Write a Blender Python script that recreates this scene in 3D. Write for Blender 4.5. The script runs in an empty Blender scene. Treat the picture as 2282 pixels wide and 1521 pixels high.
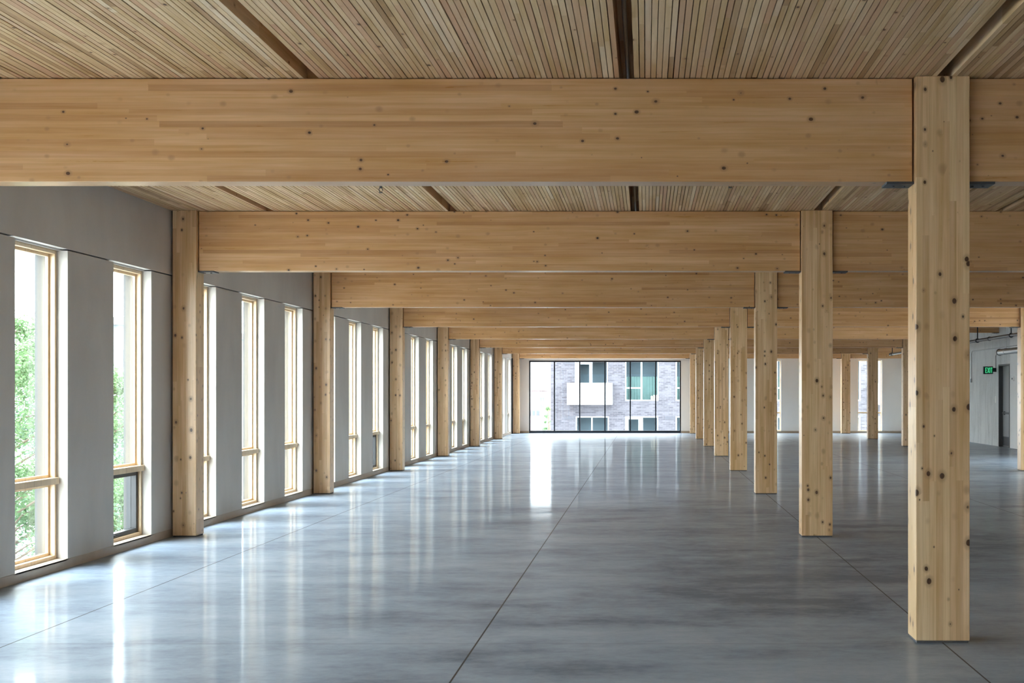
import bpy, bmesh, math, random
from mathutils import Vector, Matrix

S = bpy.context.scene
COL = S.collection

# ------------------------------------------------------------------ camera, sky, exposure
F = 2888.0                       # focal length in pixels of the 2282 x 1521 frame
VPX, VPY, EYE = 1440.0, 875.0, 1.6
cam_d = bpy.data.cameras.new('camera')
cam_d.sensor_width = 36.0
cam_d.lens = F / 2282.0 * 36.0
cam_d.shift_x = -(VPX - 1141.0) / 2282.0
cam_d.shift_y = (VPY - 760.5) / 2282.0
cam_d.clip_end = 2000
cam = bpy.data.objects.new('camera', cam_d)
COL.objects.link(cam)
cam.location = (0, 0, EYE)
cam.rotation_euler = (math.pi / 2, 0, 0)
S.camera = cam

S.view_settings.view_transform = 'Standard'
S.view_settings.look = 'None'
S.view_settings.gamma = 1.0
S.view_settings.use_curve_mapping = False
S.view_settings.exposure = 3.57

w = bpy.data.worlds.new('overcast_sky')
S.world = w
w.use_nodes = True
bg = w.node_tree.nodes['Background']
# overcast sky, brighter towards the zenith
_t = w.node_tree
_co = _t.nodes.new('ShaderNodeTexCoord')
_sp = _t.nodes.new('ShaderNodeSeparateXYZ')
_mr = _t.nodes.new('ShaderNodeMapRange')
_t.links.new(_co.outputs['Generated'], _sp.inputs[0])
_t.links.new(_sp.outputs[2], _mr.inputs[0])
_mr.inputs[3].default_value = 1.7
_mr.inputs[4].default_value = 2.9
_t.links.new(_mr.outputs[0], bg.inputs[1])
bg.inputs[0].default_value = (0.895, 0.95, 1.0, 1)

S.cycles.use_denoising = True
S.cycles.max_bounces = 12
S.cycles.diffuse_bounces = 8
S.cycles.glossy_bounces = 5
S.cycles.transmission_bounces = 6
S.cycles.transparent_max_bounces = 32
S.cycles.caustics_reflective = False
S.cycles.caustics_refractive = False
S.cycles.sample_clamp_indirect = 8.0

# ------------------------------------------------------------------ dimensions
BAY, D1 = 6.1, 8.296             # column spacing along the room, front of the first column line
def dl(k): return D1 + (k - 1) * BAY
XL, XR = -5.29, 10.58            # inner faces of the long walls
YB, YF = -6.60, 51.62            # inner faces of the back and far walls
ZC = 3.628                       # underside of the timber ceiling
ZB = 2.96                        # underside of the beams
WT = 2.90                        # window heads
SILL = 0.085
GROUND = -4.2

# ------------------------------------------------------------------ node helpers
class NT:
    def __init__(s, name):
        s.m = bpy.data.materials.new(name)
        s.m.use_nodes = True
        s.t = s.m.node_tree
        s.b = s.t.nodes['Principled BSDF']
        s.out = s.t.nodes['Material Output']
    def n(s, typ, **kw):
        nd = s.t.nodes.new(typ)
        for k, v in kw.items():
            setattr(nd, k, v)
        return nd
    def put(s, sock, v):
        if isinstance(v, bpy.types.NodeSocket):
            s.t.links.new(v, sock)
        elif v is not None:
            sock.default_value = v
    def math(s, op, a, b=None, c=None, clamp=False):
        nd = s.n('ShaderNodeMath', operation=op, use_clamp=clamp)
        s.put(nd.inputs[0], a); s.put(nd.inputs[1], b)
        if c is not None: s.put(nd.inputs[2], c)
        return nd.outputs[0]
    def comb(s, x, y, z):
        nd = s.n('ShaderNodeCombineXYZ')
        s.put(nd.inputs[0], x); s.put(nd.inputs[1], y); s.put(nd.inputs[2], z)
        return nd.outputs[0]
    def sep(s, v):
        nd = s.n('ShaderNodeSeparateXYZ'); s.put(nd.inputs[0], v)
        return nd.outputs
    def coord(s): return s.n('ShaderNodeTexCoord').outputs['Object']
    def noise(s, vec, scale=1.0, detail=3.0, rough=0.55, dist=0.0):
        nd = s.n('ShaderNodeTexNoise'); s.put(nd.inputs['Vector'], vec)
        nd.inputs['Scale'].default_value = scale; nd.inputs['Detail'].default_value = detail
        nd.inputs['Roughness'].default_value = rough; nd.inputs['Distortion'].default_value = dist
        return nd.outputs['Fac']
    def white(s, vec):
        nd = s.n('ShaderNodeTexWhiteNoise', noise_dimensions='3D'); s.put(nd.inputs['Vector'], vec)
        return nd.outputs
    def ramp(s, fac, stops, interp='LINEAR'):
        nd = s.n('ShaderNodeValToRGB'); s.put(nd.inputs[0], fac)
        cr = nd.color_ramp; cr.interpolation = interp
        while len(cr.elements) < len(stops): cr.elements.new(0.5)
        for e, (p, c) in zip(cr.elements, stops):
            e.position = p; e.color = (*c, 1) if len(c) == 3 else c
        return nd.outputs[0]
    def mix(s, fac, a, b, mode='MIX'):
        nd = s.n('ShaderNodeMix', data_type='RGBA', blend_type=mode)
        s.put(nd.inputs[0], fac)
        s.put(nd.inputs[6], a if isinstance(a, bpy.types.NodeSocket) else (*a, 1))
        s.put(nd.inputs[7], b if isinstance(b, bpy.types.NodeSocket) else (*b, 1))
        return nd.outputs[2]
    def remap(s, v, a, b, c=0.0, d=1.0, smooth=False):
        nd = s.n('ShaderNodeMapRange', interpolation_type='SMOOTHSTEP' if smooth else 'LINEAR')
        s.put(nd.inputs[0], v); s.put(nd.inputs[1], a); s.put(nd.inputs[2], b)
        s.put(nd.inputs[3], c); s.put(nd.inputs[4], d)
        return nd.outputs[0]
    def base(s, c): s.put(s.b.inputs['Base Color'], c if isinstance(c, bpy.types.NodeSocket) else (*c, 1))
    def set(s, rough=None, metal=None, spec=None):
        if rough is not None: s.put(s.b.inputs['Roughness'], rough)
        if metal is not None: s.put(s.b.inputs['Metallic'], metal)
        if spec is not None: s.put(s.b.inputs['Specular IOR Level'], spec)
    def bump(s, h, strength=0.3, dist=0.01):
        nd = s.n('ShaderNodeBump'); s.put(nd.inputs['Height'], h)
        nd.inputs['Strength'].default_value = strength; nd.inputs['Distance'].default_value = dist
        s.put(s.b.inputs['Normal'], nd.outputs[0])

def plain(name, c, rough=0.6, metal=0.0, spec=0.5, vary=0.06, scale=6.0):
    k = NT(name)
    f = k.noise(k.coord(), scale, 4)
    lo = tuple(v * (1 - vary) for v in c); hi = tuple(min(1, v * (1 + vary)) for v in c)
    k.base(k.mix(f, lo, hi)); k.set(rough, metal, spec)
    return k.m

def glulam(name, L, T, pitch, seg, tones, knot_cell=0.089, knot_r=(0.002, 0.0132), knot_len=0.8,
           pink=0.0, grain=0.10, rough=0.30, spec=0.9):
    """laminated timber: boards run along axis L, are stacked along axis T"""
    k = NT(name)
    co = k.coord()
    rnd = k.n('ShaderNodeObjectInfo').outputs['Random']
    x = k.sep(co)
    lv, tv = x[L], x[T]
    W = [i for i in range(3) if i not in (L, T)][0]
    wv = x[W]
    off = k.math('MULTIPLY', rnd, 37.0)
    row = k.math('FLOOR', k.math('DIVIDE', tv, pitch))
    r1 = k.white(k.comb(row, off, 3.1))[0]
    lseg = k.math('FLOOR', k.math('DIVIDE', k.math('ADD', lv, k.math('MULTIPLY', r1, 17.0)), seg))
    wn = k.white(k.comb(row, lseg, off))
    # long grain
    gv = [None] * 3
    gv[L] = k.math('MULTIPLY_ADD', lv, 1.2, k.math('MULTIPLY', wn[0], 9.0))
    gv[T] = k.math('MULTIPLY', tv, 42.0)
    gv[W] = k.math('MULTIPLY_ADD', wv, 42.0, off)
    gvec = k.comb(*gv)
    g = k.noise(gvec, 1.0, 4, 0.6, 0.5)
    lowv = [None] * 3
    lowv[L] = k.math('MULTIPLY', lv, 1.1); lowv[T] = k.math('MULTIPLY', tv, 7.0)
    lowv[W] = k.math('MULTIPLY_ADD', wv, 7.0, off)
    g2 = k.noise(k.comb(*lowv), 1.0, 3, 0.55, 0.2)
    c = k.ramp(wn[0], tones)
    gf = k.math('ADD', k.math('MULTIPLY', k.remap(g, 0.28, 0.72, -1, 1), grain),
                k.math('MULTIPLY', k.remap(g2, 0.3, 0.7, -1, 1), grain * 0.8))
    hsv = k.n('ShaderNodeHueSaturation')
    k.put(hsv.inputs['Color'], c)
    k.put(hsv.inputs['Value'], k.math('ADD', 1.0, gf))
    k.put(hsv.inputs['Saturation'], k.math('SUBTRACT', 1.0, k.math('MULTIPLY', gf, 0.8)))
    c = hsv.outputs[0]
    if pink:
        c = k.mix(k.math('MULTIPLY', k.math('GREATER_THAN', wn[0], 0.6), k.math('MULTIPLY', r1, pink)), c, (0.53, 0.295, 0.165))
    # knots: balls of dark wood cut by the faces
    kv = [None] * 3
    kv[L] = k.math('MULTIPLY', lv, knot_len); kv[T] = tv
    kv[W] = k.math('ADD', wv, off)
    wob = k.noise(co, 24.0, 2)
    vo = k.n('ShaderNodeTexVoronoi', voronoi_dimensions='3D', feature='F1')
    k.put(vo.inputs['Vector'], k.comb(*kv)); vo.inputs['Scale'].default_value = 1.0 / knot_cell
    dist = k.math('MULTIPLY', vo.outputs['Distance'], knot_cell)
    dist = k.math('ADD', dist, k.math('MULTIPLY', k.math('SUBTRACT', wob, 0.5), 0.006))
    cr = k.sep(vo.outputs['Color'])
    rad = k.math('MULTIPLY_ADD', k.math('POWER', cr[0], 1.6), knot_r[1] - knot_r[0], knot_r[0])
    core = k.remap(dist, k.math('MULTIPLY', rad, 0.72), rad, 1, 0, True)
    halo = k.remap(dist, rad, k.math('MULTIPLY', rad, 2.4), 0.5, 0, True)
    c = k.mix(halo, c, (0.36, 0.19, 0.085))
    c = k.mix(core, c, k.mix(cr[1], (0.055, 0.020, 0.006), (0.13, 0.052, 0.018)))
    # fine glue lines between the boards
    fr = k.math('FRACT', k.math('DIVIDE', tv, pitch))
    edge = k.math('MINIMUM', fr, k.math('SUBTRACT', 1.0, fr))
    line = k.remap(edge, 0.0, 0.03, 0.28, 0.0)
    c = k.mix(line, c, (0.22, 0.125, 0.06))
    k.base(c); k.set(k.remap(g, 0.2, 0.8, rough - 0.05, rough + 0.1), spec=spec)
    return k.m

WOOD_T = [(0.0, (0.52, 0.27, 0.106)), (0.12, (0.605, 0.328, 0.139)), (0.5, (0.645, 0.366, 0.16)),
          (0.85, (0.68, 0.397, 0.18)), (1.0, (0.70, 0.42, 0.198))]
COLM_T = [(0.0, (0.61, 0.365, 0.175)), (0.3, (0.725, 0.465, 0.240)), (0.7, (0.775, 0.515, 0.28)), (1.0, (0.81, 0.575, 0.33))]
CEIL_T = [(0.0, (0.38, 0.225, 0.11)), (0.10, (0.53, 0.34, 0.175)), (0.3, (0.61, 0.41, 0.22)),
          (0.6, (0.66, 0.46, 0.26)), (0.9, (0.70, 0.51, 0.31)), (1.0, (0.75, 0.60, 0.41))]
M = {}
M['beam'] = glulam('spruce_beam_wood', 0, 2, 0.0390, 2.6, WOOD_T)
M['column'] = glulam('spruce_column_wood', 2, 0, 0.0430, 1.7, COLM_T, knot_cell=0.083, knot_r=(0.002, 0.019), knot_len=0.75, grain=0.13)
M['ceiling'] = glulam('ceiling_board_wood', 1, 0, 0.0360, 1.35, CEIL_T, knot_cell=0.11, knot_r=(0.002, 0.013), knot_len=0.6, pink=0.9, grain=0.13, rough=0.65, spec=0.4)
M['frame_wood'] = glulam('window_frame_wood', 2, 1, 0.5, 4.0, [(0, (0.70, 0.515, 0.315)), (1, (0.76, 0.58, 0.375))], knot_cell=0.3, knot_r=(0.0, 0.003), grain=0.07, rough=0.4)

def concrete_floor():
    k = NT('polished_concrete')
    co = k.coord(); x = k.sep(co)
    st = k.comb(k.math('MULTIPLY', x[0], 0.38), k.math('MULTIPLY', x[1], 1.0), 0.0)
    a = k.noise(st, 1.1, 5, 0.55, 0.35)
    st2 = k.comb(k.math('MULTIPLY', x[0], 1.7), k.math('MULTIPLY', x[1], 2.6), 0.0)
    b = k.noise(st2, 1.0, 8, 0.70, 0.15)
    c3 = k.noise(k.comb(k.math('MULTIPLY', x[0], 0.7), x[1], 0.0), 13.0, 7, 0.72)
    v = k.math('ADD', k.math('ADD', k.math('MULTIPLY', a, 0.46), k.math('MULTIPLY', b, 0.34)), k.math('MULTIPLY', c3, 0.20))
    # old dark stains in the slab
    for (cx, cy, rx, ry, amt) in ((1.3, 11.3, 1.5, 1.9, 0.085), (0.2, 9.6, 1.5, 0.9, 0.05), (-1.9, 9.1, 0.7, 0.5, 0.045), (2.2, 14.0, 2.2, 2.0, 0.06), (1.0, 17.0, 2.0, 2.4, 0.04), (3.6, 8.0, 1.0, 0.7, 0.05)):
        ex = k.math('DIVIDE', k.math('SUBTRACT', x[0], cx), rx); ey = k.math('DIVIDE', k.math('SUBTRACT', x[1], cy), ry)
        e = k.math('ADD', k.math('MULTIPLY', ex, ex), k.math('MULTIPLY', ey, ey))
        e = k.math('ADD', e, k.math('MULTIPLY', k.math('SUBTRACT', b, 0.5), 1.6))
        v = k.math('SUBTRACT', v, k.remap(e, 0.1, 1.3, amt, 0.0, True))
    c = k.ramp(v, [(0.36, (0.110, 0.145, 0.200)), (0.45, (0.205, 0.258, 0.335)), (0.53, (0.278, 0.344, 0.430)), (0.62, (0.355, 0.415, 0.50))])
    # saw-cut joints
    def line(v, at, half, soft=0.004):
        return k.remap(k.math('ABSOLUTE', k.math('SUBTRACT', v, at)), half, half + soft, 1.0, 0.0)
    j = None
    for at in (-4.06, -1.085, 1.90, 4.88, 7.86):
        l = line(x[0], at, 0.0035)
        j = l if j is None else k.math('MAXIMUM', j, l)
    sy = 3.05
    ph = k.math('SUBTRACT', k.math('MODULO', k.math('ADD', x[1], 30.5 - 8.27 + sy / 2), sy), sy / 2)
    lx = k.remap(k.math('ABSOLUTE', ph), 0.002, 0.010, 0.5, 0.0)
    c = k.mix(lx, c, (0.075, 0.08, 0.085))
    c = k.mix(j, c, (0.010, 0.011, 0.012))
    k.base(c)
    st3 = k.comb(k.math('MULTIPLY', x[0], 2.4), k.math('MULTIPLY', x[1], 3.6), 0.0)
    d = k.noise(st3, 1.0, 4, 0.6, 0.3)
    k.set(0.42, spec=0.12)
    k.put(k.b.inputs['Coat Weight'], k.remap(k.math('ADD', a, d), 0.75, 1.25, 0.15, 0.36))
    k.b.inputs['Coat IOR'].default_value = 1.18
    k.put(k.b.inputs['Coat Roughness'], k.remap(d, 0.3, 0.7, 0.055, 0.12))
    bp = k.n('ShaderNodeBump'); k.put(bp.inputs['Height'], k.math('ADD', k.math('MULTIPLY', a, 0.8), k.math('MULTIPLY', d, 0.3)))
    bp.inputs['Strength'].default_value = 0.07; bp.inputs['Distance'].default_value = 0.02
    k.put(k.b.inputs['Coat Normal'], bp.outputs[0])
    return k.m
M['floor'] = concrete_floor()

def plaster(name, c, blot=0.09):
    k = NT(name); co = k.coord()
    x = k.sep(co)
    a = k.noise(k.comb(x[0], k.math('MULTIPLY', x[1], 1.0), k.math('MULTIPLY', x[2], 0.45)), 1.3, 4, 0.55, 0.4)
    b = k.noise(co, 40, 3)
    v = k.math('ADD', k.math('MULTIPLY', k.remap(a, 0.3, 0.7, -1, 1), blot), k.math('MULTIPLY', k.math('SUBTRACT', b, 0.5), 0.04))
    hs = k.n('ShaderNodeHueSaturation'); hs.inputs['Color'].default_value = (*c, 1)
    k.put(hs.inputs['Value'], k.math('ADD', 1.0, v))
    k.base(hs.outputs[0]); k.set(0.75, spec=0.3)
    return k.m
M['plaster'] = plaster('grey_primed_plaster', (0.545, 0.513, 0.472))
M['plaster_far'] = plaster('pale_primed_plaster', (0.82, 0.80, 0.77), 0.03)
M['white_wall'] = plaster('white_painted_wall', (0.78, 0.78, 0.78), 0.02)

def raw_concrete():
    k = NT('cast_concrete'); co = k.coord(); x = k.sep(co)
    a = k.noise(k.comb(x[0], k.math('MULTIPLY', x[1], 2.2), k.math('MULTIPLY', x[2], 0.55)), 1.6, 6, 0.62, 0.5)
    b = k.noise(co, 14, 5, 0.7)
    v = k.math('ADD', k.math('MULTIPLY', a, 0.72), k.math('MULTIPLY', b, 0.28))
    k.base(k.ramp(v, [(0.3, (0.46, 0.47, 0.475)), (0.5, (0.60, 0.61, 0.615)), (0.7, (0.70, 0.71, 0.71))]))
    k.set(0.7, spec=0.3); k.bump(b, 0.15, 0.005)
    return k.m
M['concrete'] = raw_concrete()

M['base'] = plain('brown_base_board', (0.43, 0.35, 0.275), 0.6, vary=0.12, scale=9)
M['black_steel'] = plain('black_steel', (0.022, 0.026, 0.034), 0.38, 0.6)
M['grey_steel'] = plain('grey_bearing_steel', (0.085, 0.09, 0.10), 0.5, 0.5)
M['black_frame'] = plain('black_anodised_frame', (0.010, 0.013, 0.020), 0.35, 0.2)
M['dark_sash'] = plain('dark_sash', (0.018, 0.018, 0.02), 0.4)
M['ext_jamb'] = plain('grey_outer_jamb', (0.024, 0.0265, 0.029), 0.5, vary=0.04)
M['galv'] = plain('galvanised_steel', (0.62, 0.63, 0.64), 0.32, 0.9)
M['conduit'] = plain('grey_conduit', (0.45, 0.46, 0.47), 0.4, 0.5)
M['black_pipe'] = plain('dark_pipe', (0.06, 0.058, 0.062), 0.32, 0.4)
M['door'] = plain('grey_door_paint', (0.24, 0.25, 0.26), 0.45)
M['door_frame'] = plain('grey_door_frame', (0.075, 0.078, 0.082), 0.45)
M['device'] = plain('white_plastic', (0.78, 0.78, 0.76), 0.4)
M['grout'] = plain('column_grout', (0.10, 0.10, 0.105), 0.9, vary=0.5, scale=60)
M['joint_black'] = plain('black_joint', (0.012, 0.012, 0.013), 0.8)

def glass(name, tint=(0.93, 0.965, 0.955), refl=1.0):
    k = NT(name)
    tr = k.n('ShaderNodeBsdfTransparent'); tr.inputs[0].default_value = (*tint, 1)
    gl = k.n('ShaderNodeBsdfGlossy'); gl.inputs['Roughness'].default_value = 0.0
    fr = k.n('ShaderNodeFresnel'); k.put(fr.inputs[0], k.remap(k.n('ShaderNodeNewGeometry').outputs['Backfacing'], 0.0, 1.0, 1.45, 1 / 1.45))
    mx = k.n('ShaderNodeMixShader')
    k.put(mx.inputs[0], k.math('MULTIPLY', fr.outputs[0], refl))
    k.t.links.new(tr.outputs[0], mx.inputs[1]); k.t.links.new(gl.outputs[0], mx.inputs[2])
    k.t.links.new(mx.outputs[0], k.out.inputs[0])
    return k.m
M['glass'] = glass('clear_glass')
M['glass_far'] = glass('solar_glass', (0.84, 0.87, 0.875))
M['glass_out'] = glass('tinted_house_glass', (0.72, 0.84, 0.88), 2.2)

def emit(name, c, s):
    k = NT(name)
    k.base((0.02, 0.05, 0.03))
    k.b.inputs['Emission Color'].default_value = (*c, 1); k.b.inputs['Emission Strength'].default_value = s
    return k.m
M['exit_green'] = emit('lit_green_letters', (0.07, 0.80, 0.33), 0.075)
M['exit_box'] = plain('dark_green_sign_face', (0.02, 0.055, 0.045), 0.3)

def brick(name, c1, c2, mortar, bw=0.30, rh=0.0948):
    k = NT(name); co = k.coord(); x = k.sep(co)
    b = k.n('ShaderNodeTexBrick'); k.put(b.inputs['Vector'], k.comb(k.math('ADD', x[0], x[1]), x[2], 0.0))
    b.inputs['Scale'].default_value = 1.0
    b.inputs['Color1'].default_value = (*c1, 1); b.inputs['Color2'].default_value = (*c2, 1)
    b.inputs['Mortar'].default_value = (*mortar, 1)
    b.inputs['Mortar Size'].default_value = 0.014; b.inputs['Mortar Smooth'].default_value = 0.3
    b.inputs['Brick Width'].default_value = bw; b.inputs['Row Height'].default_value = rh
    a = k.noise(co, 0.9, 4)
    hs = k.n('ShaderNodeHueSaturation'); k.put(hs.inputs['Color'], b.outputs[0])
    k.put(hs.inputs['Value'], k.remap(a, 0.3, 0.7, 0.86, 1.14))
    k.base(hs.outputs[0]); k.set(0.8, spec=0.2)
    return k.m
M['brick'] = brick('grey_brick', (0.036, 0.034, 0.041), (0.070, 0.067, 0.077), (0.080, 0.077, 0.087))
M['pinkbrick'] = brick('pale_red_brick', (0.20, 0.145, 0.145), (0.24, 0.18, 0.175), (0.26, 0.235, 0.235), 0.6, 0.2)
M['white_ext'] = plain('white_render', (0.20, 0.207, 0.215), 0.6, vary=0.03)
M['white_trim'] = plain('white_window_trim', (0.21, 0.222, 0.232), 0.5, vary=0.02)
M['grey_ext'] = plain('pale_grey_cladding', (0.20, 0.21, 0.22), 0.6)
M['blue_ext'] = plain('pale_blue_cladding', (0.10, 0.12, 0.13), 0.6)
M['dark_glass'] = plain('dark_far_glass', (0.06, 0.07, 0.085), 0.15)
M['room_dark'] = plain('dark_room_wall', (0.06, 0.095, 0.115), 0.8)
M['teal'] = plain('teal_curtain', (0.042, 0.085, 0.08), 0.8, vary=0.35, scale=5)
M['cream_cloth'] = plain('cream_candle', (0.75, 0.68, 0.45), 0.5)
M['vent'] = plain('dark_vent', (0.055, 0.055, 0.068), 0.6)
M['asphalt'] = plain('asphalt', (0.40, 0.40, 0.40), 0.85, vary=0.15, scale=2)
M['sidewalk'] = plain('pale_sidewalk', (0.40, 0.395, 0.385), 0.85, vary=0.08, scale=2)
M['yellow'] = plain('yellow_sign', (0.72, 0.66, 0.06), 0.4)
M['bark'] = plain('tree_bark', (0.12, 0.09, 0.065), 0.9, vary=0.3, scale=14)

def leaf_mat(name, a, b):
    k = NT(name)
    f = k.noise(k.coord(), 5.0, 4, 0.7)
    k.base(k.ramp(f, [(0.3, a), (0.7, b)])); k.set(0.55, spec=0.3)
    tl = k.n('ShaderNodeBsdfTranslucent'); k.put(tl.inputs[0], k.ramp(f, [(0.3, a), (0.7, b)]))
    mx = k.n('ShaderNodeMixShader'); mx.inputs[0].default_value = 0.4
    k.t.links.new(k.b.outputs[0], mx.inputs[1]); k.t.links.new(tl.outputs[0], mx.inputs[2])
    k.t.links.new(mx.outputs[0], k.out.inputs[0])
    return k.m
M['leaf'] = leaf_mat('green_leaves', (0.048, 0.098, 0.040), (0.135, 0.22, 0.10))
M['leaf2'] = leaf_mat('blue_green_needles', (0.042, 0.09, 0.054), (0.11, 0.185, 0.115))

# ------------------------------------------------------------------ mesh helpers
class MB:
    def __init__(s): s.v = []; s.f = []
    def box(s, x0, x1, y0, y1, z0, z1):
        b = len(s.v)
        s.v += [(x0, y0, z0), (x1, y0, z0), (x1, y1, z0), (x0, y1, z0), (x0, y0, z1), (x1, y0, z1), (x1, y1, z1), (x0, y1, z1)]
        s.f += [tuple(b + i for i in q) for q in ((0, 3, 2, 1), (4, 5, 6, 7), (0, 1, 5, 4), (1, 2, 6, 5), (2, 3, 7, 6), (3, 0, 4, 7))]
        return s
    def bbox(s, x0, x1, y0, y1, z0, z1, r):
        """box with bevelled edges"""
        bm = bmesh.new()
        bmesh.ops.create_cube(bm, size=1.0)
        for v in bm.verts:
            v.co = Vector(((x0 + x1) / 2 + v.co.x * (x1 - x0), (y0 + y1) / 2 + v.co.y * (y1 - y0), (z0 + z1) / 2 + v.co.z * (z1 - z0)))
        bmesh.ops.bevel(bm, geom=bm.edges[:], offset=r, segments=2, affect='EDGES', profile=0.6)
        s.add(bm); bm.free()
        return s
    def add(s, bm):
        b = len(s.v); bm.verts.index_update()
        s.v += [tuple(v.co) for v in bm.verts]
        s.f += [tuple(b + v.index for v in f.verts) for f in bm.faces]
    def tube(s, pts, r, n=12, cap=True):
        pts = [Vector(p) for p in pts]; b = len(s.v)
        for i, p in enumerate(pts):
            t = (pts[min(i + 1, len(pts) - 1)] - pts[max(i - 1, 0)]).normalized()
            u = t.cross(Vector((0, 0, 1)) if abs(t.z) < 0.9 else Vector((1, 0, 0))).normalized(); w_ = t.cross(u)
            rr = r[i] if isinstance(r, (list, tuple)) else r
            for j in range(n):
                a = 2 * math.pi * j / n
                s.v.append(tuple(p + u * (rr * math.cos(a)) + w_ * (rr * math.sin(a))))
        for i in range(len(pts) - 1):
            for j in range(n):
                s.f.append((b + i * n + j, b + i * n + (j + 1) % n, b + (i + 1) * n + (j + 1) % n, b + (i + 1) * n + j))
        if cap:
            s.f.append(tuple(b + j for j in range(n - 1, -1, -1)))
            s.f.append(tuple(b + (len(pts) - 1) * n + j for j in range(n)))
        return s
    def ring(s, c, axis, R, r, n=20, m=8):
        b = len(s.v); c = Vector(c); ax = Vector(axis).normalized()
        u = ax.cross(Vector((0, 0, 1)) if abs(ax.z) < 0.9 else Vector((1, 0, 0))).normalized(); w_ = ax.cross(u)
        for i in range(n):
            a = 2 * math.pi * i / n; d = u * math.cos(a) + w_ * math.sin(a)
            for j in range(m):
                q = 2 * math.pi * j / m
                s.v.append(tuple(c + d * (R + r * math.cos(q)) + ax * (r * math.sin(q))))
        for i in range(n):
            for j in range(m):
                s.f.append((b + i * m + j, b + ((i + 1) % n) * m + j, b + ((i + 1) % n) * m + (j + 1) % m, b + i * m + (j + 1) % m))
        return s
    def quad(s, a, b, c, d):
        k = len(s.v); s.v += [tuple(a), tuple(b), tuple(c), tuple(d)]; s.f.append((k, k + 1, k + 2, k + 3)); return s
    def mesh(s, name, mat):
        me = bpy.data.meshes.new(name); me.from_pydata(s.v, [], s.f); me.update()
        me.materials.append(mat)
        return me
    def build(s, name, mat, parent=None, loc=None, smooth=False):
        """geometry is given in world space; the origin goes to loc (or the parent's)"""
        me = s.mesh(name, mat)
        o = bpy.data.objects.new(name, me); COL.objects.link(o)
        org = Vector(loc) if loc is not None else Vector((0, 0, 0))
        if parent is not None:
            o.parent = parent
            org = Vector(parent.location)
        if org.length:
            me.transform(Matrix.Translation(-org))
        if parent is None:
            o.location = org
        if smooth:
            me.shade_smooth()
            if hasattr(me, 'set_sharp_from_angle'): me.set_sharp_from_angle(angle=math.radians(40))
        return o

def tag(o, label, cat, group=None, kind=None):
    o['label'] = label; o['category'] = cat
    if group: o['group'] = group
    if kind: o['kind'] = kind
    return o
def empty(name, loc, label, cat, group=None, kind=None):
    o = bpy.data.objects.new(name, None); COL.objects.link(o); o.location = loc
    o.empty_display_size = 0.2
    return tag(o, label, cat, group, kind)
def copy_tree(o, parent=None):
    c = o.copy(); COL.objects.link(c)
    if parent is not None: c.parent = parent
    for ch in [q for q in bpy.data.objects if q.parent == o]:
        copy_tree(ch, c)
    return c
def holes_wall(mb, x0, x1, z0, z1, y0, y1, holes, axis='x'):
    """slab in the plane (axis, z) with rectangular holes (a0, a1, b0, b1), built of boxes"""
    xs = sorted({x0, x1, *[v for h in holes for v in h[:2] if x0 < v < x1]})
    for a, b in zip(xs[:-1], xs[1:]):
        mid = (a + b) / 2
        hs = sorted([(h[2], h[3]) for h in holes if h[0] < mid < h[1]])
        z = z0
        for h0, h1 in hs + [(z1, z1)]:
            if h0 > z + 1e-5:
                if axis == 'x': mb.box(a, b, y0, y1, z, min(h0, z1))
                else: mb.box(y0, y1, a, b, z, min(h0, z1))
            z = max(z, h1)
    return mb

ORD = ['nearest', 'second', 'third', 'fourth', 'fifth', 'sixth', 'seventh', 'eighth']

# ------------------------------------------------------------------ floor, ceiling, walls
o = MB().box(XL - 0.3, XR + 0.3, YB - 0.2, YF + 0.3, -0.25, 0.0).build('floor', M['floor'])
tag(o, 'polished blue-grey concrete floor with thin saw-cut joints', 'floor', kind='structure')

# ceiling: deck with laid-on-edge timber board panels and open channels between them
ceil = MB().box(XL - 0.3, XR + 0.3, YB - 0.2, YF + 0.3, ZC + 0.28, ZC + 0.5).build('ceiling', M['ceiling'], loc=(0, 0, ZC + 0.28))
tag(ceil, 'timber ceiling of narrow boards on edge, split by dark channels', 'ceiling', kind='structure')
GAPX = [-0.125 + 2.036 * k for k in range(-2, 6)]        # channel centres
GW = 0.046
edges = [XL + 0.002] + GAPX + [XR - 0.002]
rng = random.Random(5)
PITCH = 0.036
pm = {}
YB0 = D1 + 0.145
for bay in range(-2, 8):
    ya = YB0 + (bay - 1) * BAY
    yb = min(ya + BAY, YF - 0.02)
    ya = max(ya, YB + 0.02)
    for i in range(len(edges) - 1):
        xa = edges[i] + (GW if i else 0); xb = edges[i + 1] - (GW if i + 1 < len(edges) - 1 else 0)
        n = max(1, round((xb - xa) / PITCH)); p = (xb - xa) / n
        key = (n, round(yb - ya, 2), (bay * 3 + i) % 4)
        if key not in pm:
            mb = MB()
            for j in range(n):
                dz = rng.uniform(0, 0.0035); g = rng.choice((0.0018, 0.0024, 0.0028, 0.0036))
                mb.box(j * p + g, (j + 1) * p - g, 0.003, yb - ya - 0.003, dz - 0.28, 0.0)
            pm[key] = mb.mesh('board_panel', M['ceiling'])
        q = bpy.data.objects.new('board_panel', pm[key]); COL.objects.link(q)
        q.parent = ceil; q.location = (xa, ya, 0)
# dark pipe lying in the middle channel
pp = MB().tube([(GAPX[2] + 0.004, YB + 0.1, ZC + 0.075), (GAPX[2] + 0.004, YF - 0.1, ZC + 0.075)], 0.013).build(
    'channel_pipe', M['black_pipe'], smooth=True, loc=(GAPX[2], YB + 0.1, ZC + 0.075))
tag(pp, 'thin black pipe running inside the middle ceiling channel', 'pipe')

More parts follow.
